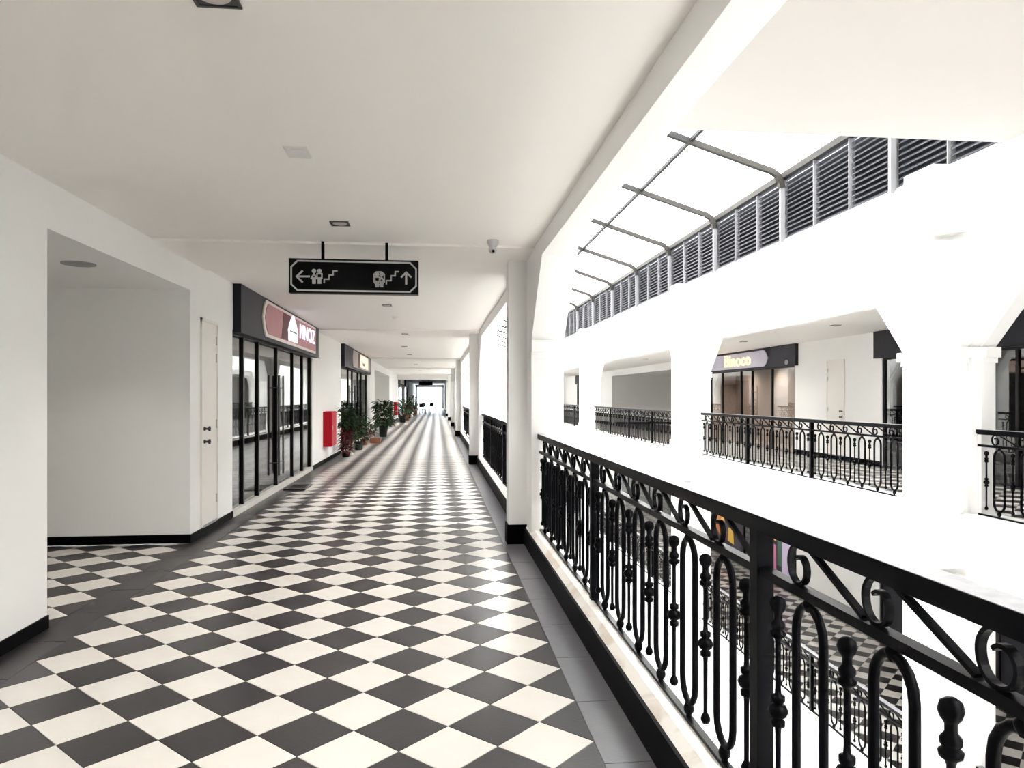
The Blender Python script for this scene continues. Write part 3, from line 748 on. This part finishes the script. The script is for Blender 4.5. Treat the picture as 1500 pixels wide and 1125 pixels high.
svc_door('door_1', XL, -1, 0, 8.07, 8.58, 2.33, 'narrow cream service door between passage and left shopfront')
svc_door('door_2', XB, 1, 0, 16.05, 16.75, 2.36, 'narrow cream service door opposite between two dark shops', True)

# ------------------------------------------------------------------ hanging sign
SY = 6.66
t = thing('hanging_sign', (-.85, SY, 2.45), 'black hanging direction sign with silver border, arrows and pictograms', 'sign')
def xs(u): k = (u-750)/1050; return SY*(k*.9945+.1051)/(.9945-.1051*k)
def zs(v, u=518): k = (u-750)/1050; x = xs(u); return 1.515+(580.5-v)*(x*.1051+SY*.9945)/1050
X0, X1, Z0, Z1 = xs(423), xs(613), zs(430), zs(380)
obj('sign_panel', MB().box(X0, X1, SY, SY+.09, Z0, Z1), M['board'], t)
for u in (472, 566): obj('hanger_rod', MB().box(xs(u)-.013, xs(u)+.013, SY+.03, SY+.056, Z1, HC), M['iron'], t)
bd = MB(); i0 = .022; cx_ = .055; w = .007
o_ = [(X0+i0+cx_, Z0+i0), (X1-i0-cx_, Z0+i0), (X1-i0, Z0+i0+cx_), (X1-i0, Z1-i0-cx_), (X1-i0-cx_, Z1-i0), (X0+i0+cx_, Z1-i0), (X0+i0, Z1-i0-cx_), (X0+i0, Z0+i0+cx_)]
def strokes(mb, pts, w, y0=SY-.004, y1=SY-.0002, closed=False):
    n = len(pts)
    for i in range(n if closed else n-1):
        a, b = Vector(pts[i]), Vector(pts[(i+1) % n]); d_ = (b-a).normalized(); nn = Vector((-d_.y, d_.x))*w; e_ = d_*w*.6
        q = [a-e_+nn, a-e_-nn, b+e_-nn, b+e_+nn]
        mb.prism_y([(p.x, p.y) for p in q], y0, y1)
strokes(bd, o_, w, closed=True)
obj('sign_border', bd, M['silver'], t)
def sx_(u): return xs(u)
def pt(u, v): return (xs(u), zs(v, u))
mb = MB(); strokes(mb, [pt(434.5, 405), pt(453, 405)], .008); strokes(mb, [pt(443, 397), pt(434.5, 405), pt(443, 413)], .008)
obj('left_arrow', mb, M['silver'], t)
def person(mb, u, v0, skirt):
    mb.prism_y([(xs(u)+.020*cos(k*pi/4), zs(v0, u)+.020*sin(k*pi/4)) for k in range(8)], SY-.004, SY-.0002)
    if skirt: strokes(mb, [pt(u-4, v0+11), pt(u, v0+4), pt(u+4, v0+11)], .007); strokes(mb, [pt(u-3, v0+11), pt(u+3, v0+11)], .006)
    else: strokes(mb, [pt(u-3.5, v0+11), pt(u-3.5, v0+4), pt(u+3.5, v0+4), pt(u+3.5, v0+11)], .006)
    strokes(mb, [pt(u-1.4, v0+10), pt(u-1.4, v0+18)], .008); strokes(mb, [pt(u+1.4, v0+10), pt(u+1.4, v0+18)], .008)
mb = MB(); person(mb, 460, 397, True); person(mb, 468, 397, False); obj('restroom_pictogram', mb, M['silver'], t)
mb = MB(); strokes(mb, [pt(475, 414), pt(475, 409), pt(482, 409), pt(482, 403), pt(488, 403), pt(488, 397), pt(494, 397)], .006); obj('stairs_pictogram', mb, M['silver'], t)
mb = MB(); strokes(mb, [pt(548, 402), pt(551, 398.5), pt(559, 398.5), pt(563, 402), pt(563, 413), pt(560, 417), pt(551, 417), pt(548, 413)], .006, closed=True)
person(mb, 552.5, 402, False); person(mb, 558.8, 402, True); obj('lift_pictogram', mb, M['silver'], t)
mb = MB(); strokes(mb, [pt(566, 416), pt(566, 411), pt(573, 411), pt(573, 404), pt(579, 404), pt(579, 398), pt(584, 398)], .006); obj('stairs_pictogram', mb, M['silver'], t)
mb = MB(); strokes(mb, [pt(595, 416), pt(595, 400)], .009); strokes(mb, [pt(588, 406), pt(595, 399), pt(602, 406)], .008); obj('up_arrow', mb, M['silver'], t)
t = thing('hanging_sign', (-.9, 62, 2.5), 'distant black hanging sign far down the corridor', 'sign')
obj('sign_panel', MB().box(-1.5, -.3, 62, 62.08, 2.45, 2.77), M['board'], t); obj('hanger_rod', MB().box(-1.2, -1.17, 62.02, 62.05, 2.77, HC), M['iron'], t); obj('hanger_rod', MB().box(-.63, -.6, 62.02, 62.05, 2.77, HC), M['iron'], t)

# ------------------------------------------------------------------ ceiling fittings
def pos(u, v, z):
    k = (u-750)/1050; r = Vector((k*.9945+.1051, .9945-.1051*k, (580.5-v)/1050)); s_ = (z-1.515)/r.z; return r*s_
def downlight(u, v, size, label, z=HC, dark=True, at=None, power=54):
    p = Vector((at[0], at[1], z)) if at else pos(u, v, z); x, y = p.x, p.y; h = size/2
    t = thing('downlight', (x, y, z), label, 'downlight', 'square recessed ceiling downlights')
    obj('trim_ring', MB().box(x-h, x+h, y-h, y-h+.012, z-.008, z).box(x-h, x+h, y+h-.012, y+h, z-.008, z).box(x-h, x-h+.012, y-h, y+h, z-.008, z).box(x+h-.012, x+h, y-h, y+h, z-.008, z), M['dgrey'] if dark else M['wall'], t)
    obj('housing', MB().box(x-h+.012, x+h-.012, y-h+.012, y+h-.012, z-.003, z), M['dgrey'] if dark else M['grey'], t)
    obj('lamp', MB().lathe([(h*.78, -.0031), (h*.72, -.007), (0, -.009)], (x, y, z), 20), M['lamp'], t)
    fill_spot(x, y, z, power, t)
    return t
for k, y in enumerate((-3.8, -.6)): downlight(0, 0, .16, 'added unseen square downlight in the ceiling behind the viewer, %s one' % ('farther', 'nearer')[k], at=(-.95, y))  # unseen fittings added to light the near walkway
for k, (y, z) in enumerate(((20.5, HC), (24.5, HC), (32, HC), (40, HC))): downlight(0, 0, .16, 'small far square downlight in the ceiling, %s beyond the second column' % ('first', 'second', 'third', 'fourth')[k], z, at=(-.9, y))
for k, y in enumerate((9.5, 13.5, 17.8, 22.0, 26.5)): downlight(0, 0, .16, '%s added square downlight in the upper gallery ceiling opposite, from the near end' % ('first', 'second', 'third', 'fourth', 'fifth')[k], at=(7.9, y), power=30)  # row of fittings added to brighten the gallery opposite
downlight(312, -9, .16, 'square downlight at the top edge of the ceiling')
downlight(498, 327, .15, 'square downlight just in front of the hanging sign')
downlight(567, 447, .14, 'small square downlight beyond the hanging sign, nearer one')
downlight(593, 489, .14, 'small square downlight beyond the hanging sign, third away', HC-.022)
p = pos(436, 222, HC)
tag(obj('access_panel', MB().box(p.x-.065, p.x+.065, p.y-.09, p.y+.09, HC-.01, HC).box(p.x-.05, p.x+.05, p.y-.075, p.y+.075, HC-.013, HC-.01), M['stone']), 'small white square plate on the ceiling left of centre', 'plate')
p = pos(579, 464, HC)
tag(obj('smoke_detector', MB().lathe([(.055, 0), (.055, -.02), (.04, -.035), (.02, -.045), (0, -.046)], (p.x, p.y, HC), 14), M['white']), 'small white round detector on the ceiling beyond the sign', 'detector')
p = pos(115, 386, 2.614); t = thing('downlight', (p.x, p.y, 2.614), 'round dark downlight in the side passage ceiling', 'downlight')
obj('trim_ring', MB().lathe([(.13, 0), (.13, -.008), (.10, -.012)], (p.x, p.y, 2.614), 20), M['grey'], t); obj('lamp', MB().lathe([(.098, -.0115), (0, -.010)], (p.x, p.y, 2.614), 20), M['dgrey'], t); fill_spot(0, 0, 0, 16, t)
p = pos(722, 352, HC-.035 if False else HC)
t = thing('cctv_camera', (p.x, p.y, HC), 'small grey dome security camera under the ceiling beside the first column', 'camera')
obj('mount', MB().lathe([(.055, 0), (.055, -.02), (.042, -.05), (.03, -.07)], (p.x, p.y, HC), 16), M['cctv'], t)
obj('eyeball', MB().lathe([(.03, -.06), (.038, -.08), (.036, -.1), (.022, -.117), (0, -.123)], (p.x, p.y, HC), 16), M['cctv'], t)
obj('lens', MB().tube([(p.x, p.y-.02, HC-.1), (p.x, p.y-.045, HC-.107)], .014, 10), M['board'], t)

# ------------------------------------------------------------------ fire cabinets
def cabinet(y, x1, label):
    t = thing('hose_cabinet', (XL, y, .38), label, 'cabinet', 'red fire hose cabinets')
    obj('body', MB().box(XL+.001, x1-.02, y, y+.72, .38, 1.17), M['red'], t)
    obj('door', MB().box(x1-.019, x1, y+.008, y+.712, .388, 1.162), M['red'], t)
    obj('latch', MB().box(x1, x1+.012, y+.05, y+.09, .75, .85), M['chrome'], t)
cabinet(16.45, XL+.20, 'red fire hose cabinet on the white wall beside the first left shop')
cabinet(43.4, XL+.22, 'small far red fire hose cabinet beyond the tall potted plant')

# ------------------------------------------------------------------ plants and small objects along the left wall
def leaves(mb, cx, cy, zlo, zhi, rad, n, size, droop=.3):
    for i in range(n):
        an = random.uniform(0, 2*pi); rr = rad*math.sqrt(random.random()); z = random.uniform(zlo, zhi)
        c = Vector((cx+rr*cos(an), cy+rr*sin(an), z))
        L = size*random.uniform(.7, 1.3)
        if cx+(rr+1.3*size)*cos(an) < XL+.02: an = pi-an; c = Vector((cx+rr*cos(an), cy+rr*sin(an), z))
        d = Vector((cos(an), sin(an), random.uniform(-.4, .9))).normalized(); sd = d.cross(Vector((0, 0, 1))).normalized()*L*.24
        tip = c+d*L+Vector((0, 0, -droop*L)); mid = c+d*L*.5+Vector((0, 0, .05*L))
        mb.add([c, mid-sd, tip, mid+sd, c+d*L*.5-Vector((0, 0, .04*L))], [(0, 1, 4), (1, 2, 4), (2, 3, 4), (3, 0, 4)])
def plant(name, x, y, potr, poth, potmat, zlo, zhi, rad, n, size, lm, label, group='potted plants along the left shops', extra=None):
    t = thing(name, (x, y, 0), label, 'plant', group)
    obj('pot', MB().lathe([(potr*.72, 0), (potr*.8, .02), (potr, poth*.92), (potr*1.06, poth*.93), (potr*1.06, poth), (potr*.9, poth), (potr*.88, poth-.03), (0, poth-.03)], (x, y, 0), 14), M[potmat], t)
    st = MB()
    for k in range(5):
        an = k*1.3; st.tube([(x, y, poth-.04), (x+rad*.25*cos(an), y+rad*.25*sin(an), (zlo+zhi)/2), (x+rad*.5*cos(an), y+rad*.5*sin(an), zhi-.03)], .009, 5)
    obj('stems', st, M['bark'], t)
    mb = MB(); leaves(mb, x, y, zlo, zhi, rad, n, size); obj('foliage', mb, M[lm], t, kind='stuff')
    if extra:
        mb = MB(); leaves(mb, x, y, extra[0], extra[1], extra[2], extra[3], size*.9); obj('foliage', mb, M[extra[4]], t, kind='stuff')
    return t
plant('potted_plant', -1.97, 27.2, .17, .42, 'pot', .40, 1.30, .26, 420, .24, 'leaf', 'tall bushy green plant in a black pot beside the far passage')
plant('potted_plant', -2.24, 18.2, .11, .12, 'pot', .70, 1.24, .13, 200, .17, 'leaf', 'tall slim plant with dark red lower leaves beside the fire cabinet', extra=(.14, .72, .09, 240, 'leafred'))
plant('potted_plant', -2.20, 18.9, .08, .16, 'potwhite', .2, .62, .12, 60, .15, 'leaf2', 'pale leafy plant in a small white pot behind the red leaved one')
plant('potted_plant', -2.18, 20.6, .13, .24, 'pot', .28, .95, .15, 170, .2, 'leaf', 'green plant in a black pot before the second shop, nearest of those at its glass')
plant('potted_plant', -2.22, 22.6, .12, .2, 'terracotta', .22, .5, .15, 50, .16, 'leafred', 'low reddish plant in a terracotta pot before the second shop')
plant('potted_plant', -2.2, 24.2, .14, .26, 'potwhite', .28, .62, .16, 55, .18, 'leaf2', 'low pale plant in a white pot before the second shop')
t = thing('wooden_crate', (-1.95, 23.6, 0), 'low brown wooden crate on the floor before the second shop', 'crate')
for k, (x0, x1, y0, y1) in enumerate(((-2.12, -1.80, 23.4, 23.42), (-2.12, -1.80, 23.88, 23.9), (-2.12, -2.10, 23.42, 23.88), (-1.82, -1.80, 23.42, 23.88))):
    obj('side_panel', MB().box(x0, x1, y0, y1, .01, .15), M['terracotta'], t)
obj('bottom', MB().box(-2.12, -1.8, 23.4, 23.9, 0, .012), M['terracotta'], t)
t = thing('floor_mat', (-2.28, 12.0, 0), 'dark rubber mat on the floor at the first shop door', 'mat')
obj('pad', MB().box(-2.45, -2.10, 11.85, 12.5, 0.0005, .014), M['pot'], t); obj('rim', MB().box(-2.45, -2.10, 11.85, 11.9, .014, .02).box(-2.45, -2.10, 12.45, 12.5, .014, .02).box(-2.45, -2.40, 11.9, 12.45, .014, .02).box(-2.15, -2.10, 11.9, 12.45, .014, .02), M['dgrey'], t)
fp = [(-1.95, 42.0, 'leaf', 'pot', 1.2), (-1.9, 45.6, 'leaf', 'terracotta', 1.35), (-1.9, 49.5, 'leafred', 'pot', 1.0), (-1.85, 53.0, 'leaf2', 'potwhite', 1.0), (-1.7, 57.5, 'leaf', 'terracotta', 1.5)]
for k, (x, y, lm, pm, h) in enumerate(fp):
    plant('potted_plant', x, y, .2, .4, pm, .4, h, .35, 60, .34, lm, ['far bushy plant in a black pot just before the far cabinet', 'far plant in a terracotta pot beside the far cabinet', 'far reddish plant in a black pot past the far cabinet', 'far pale plant in a white pot past the far cabinet', 'farthest tall plant in a terracotta pot'][k])
def chair(x, y, rz, label):
    t = thing('cafe_chair', (x, y, 0), label, 'chair', 'dark chairs far down the corridor'); t.rotation_euler = (0, 0, rz)
    def loc(name, mb): o = bpy.data.objects.new(name, mb.mesh(name, M['chairbrown'])); col.objects.link(o); o.parent = t
    loc('seat', MB().box(-.22, .22, -.22, .22, .42, .46)); loc('backrest', MB().box(-.22, .22, .19, .22, .6, .92))
    for a in (-.2, .2):
        for b in (-.2, .2): loc('leg', MB().box(a-.018, a+.018, b-.018, b+.018, 0, .42 if b < 0 else .7))
for k, (x, y, r) in enumerate(((-1.15, 60.0, .3), (-.95, 64.0, 2.2), (-.55, 66.5, -.6))):
    chair(x, y, r, ['nearest of the dark chairs far down the corridor', 'middle one of the dark chairs far down the corridor', 'farthest of the dark chairs down the corridor'][k])
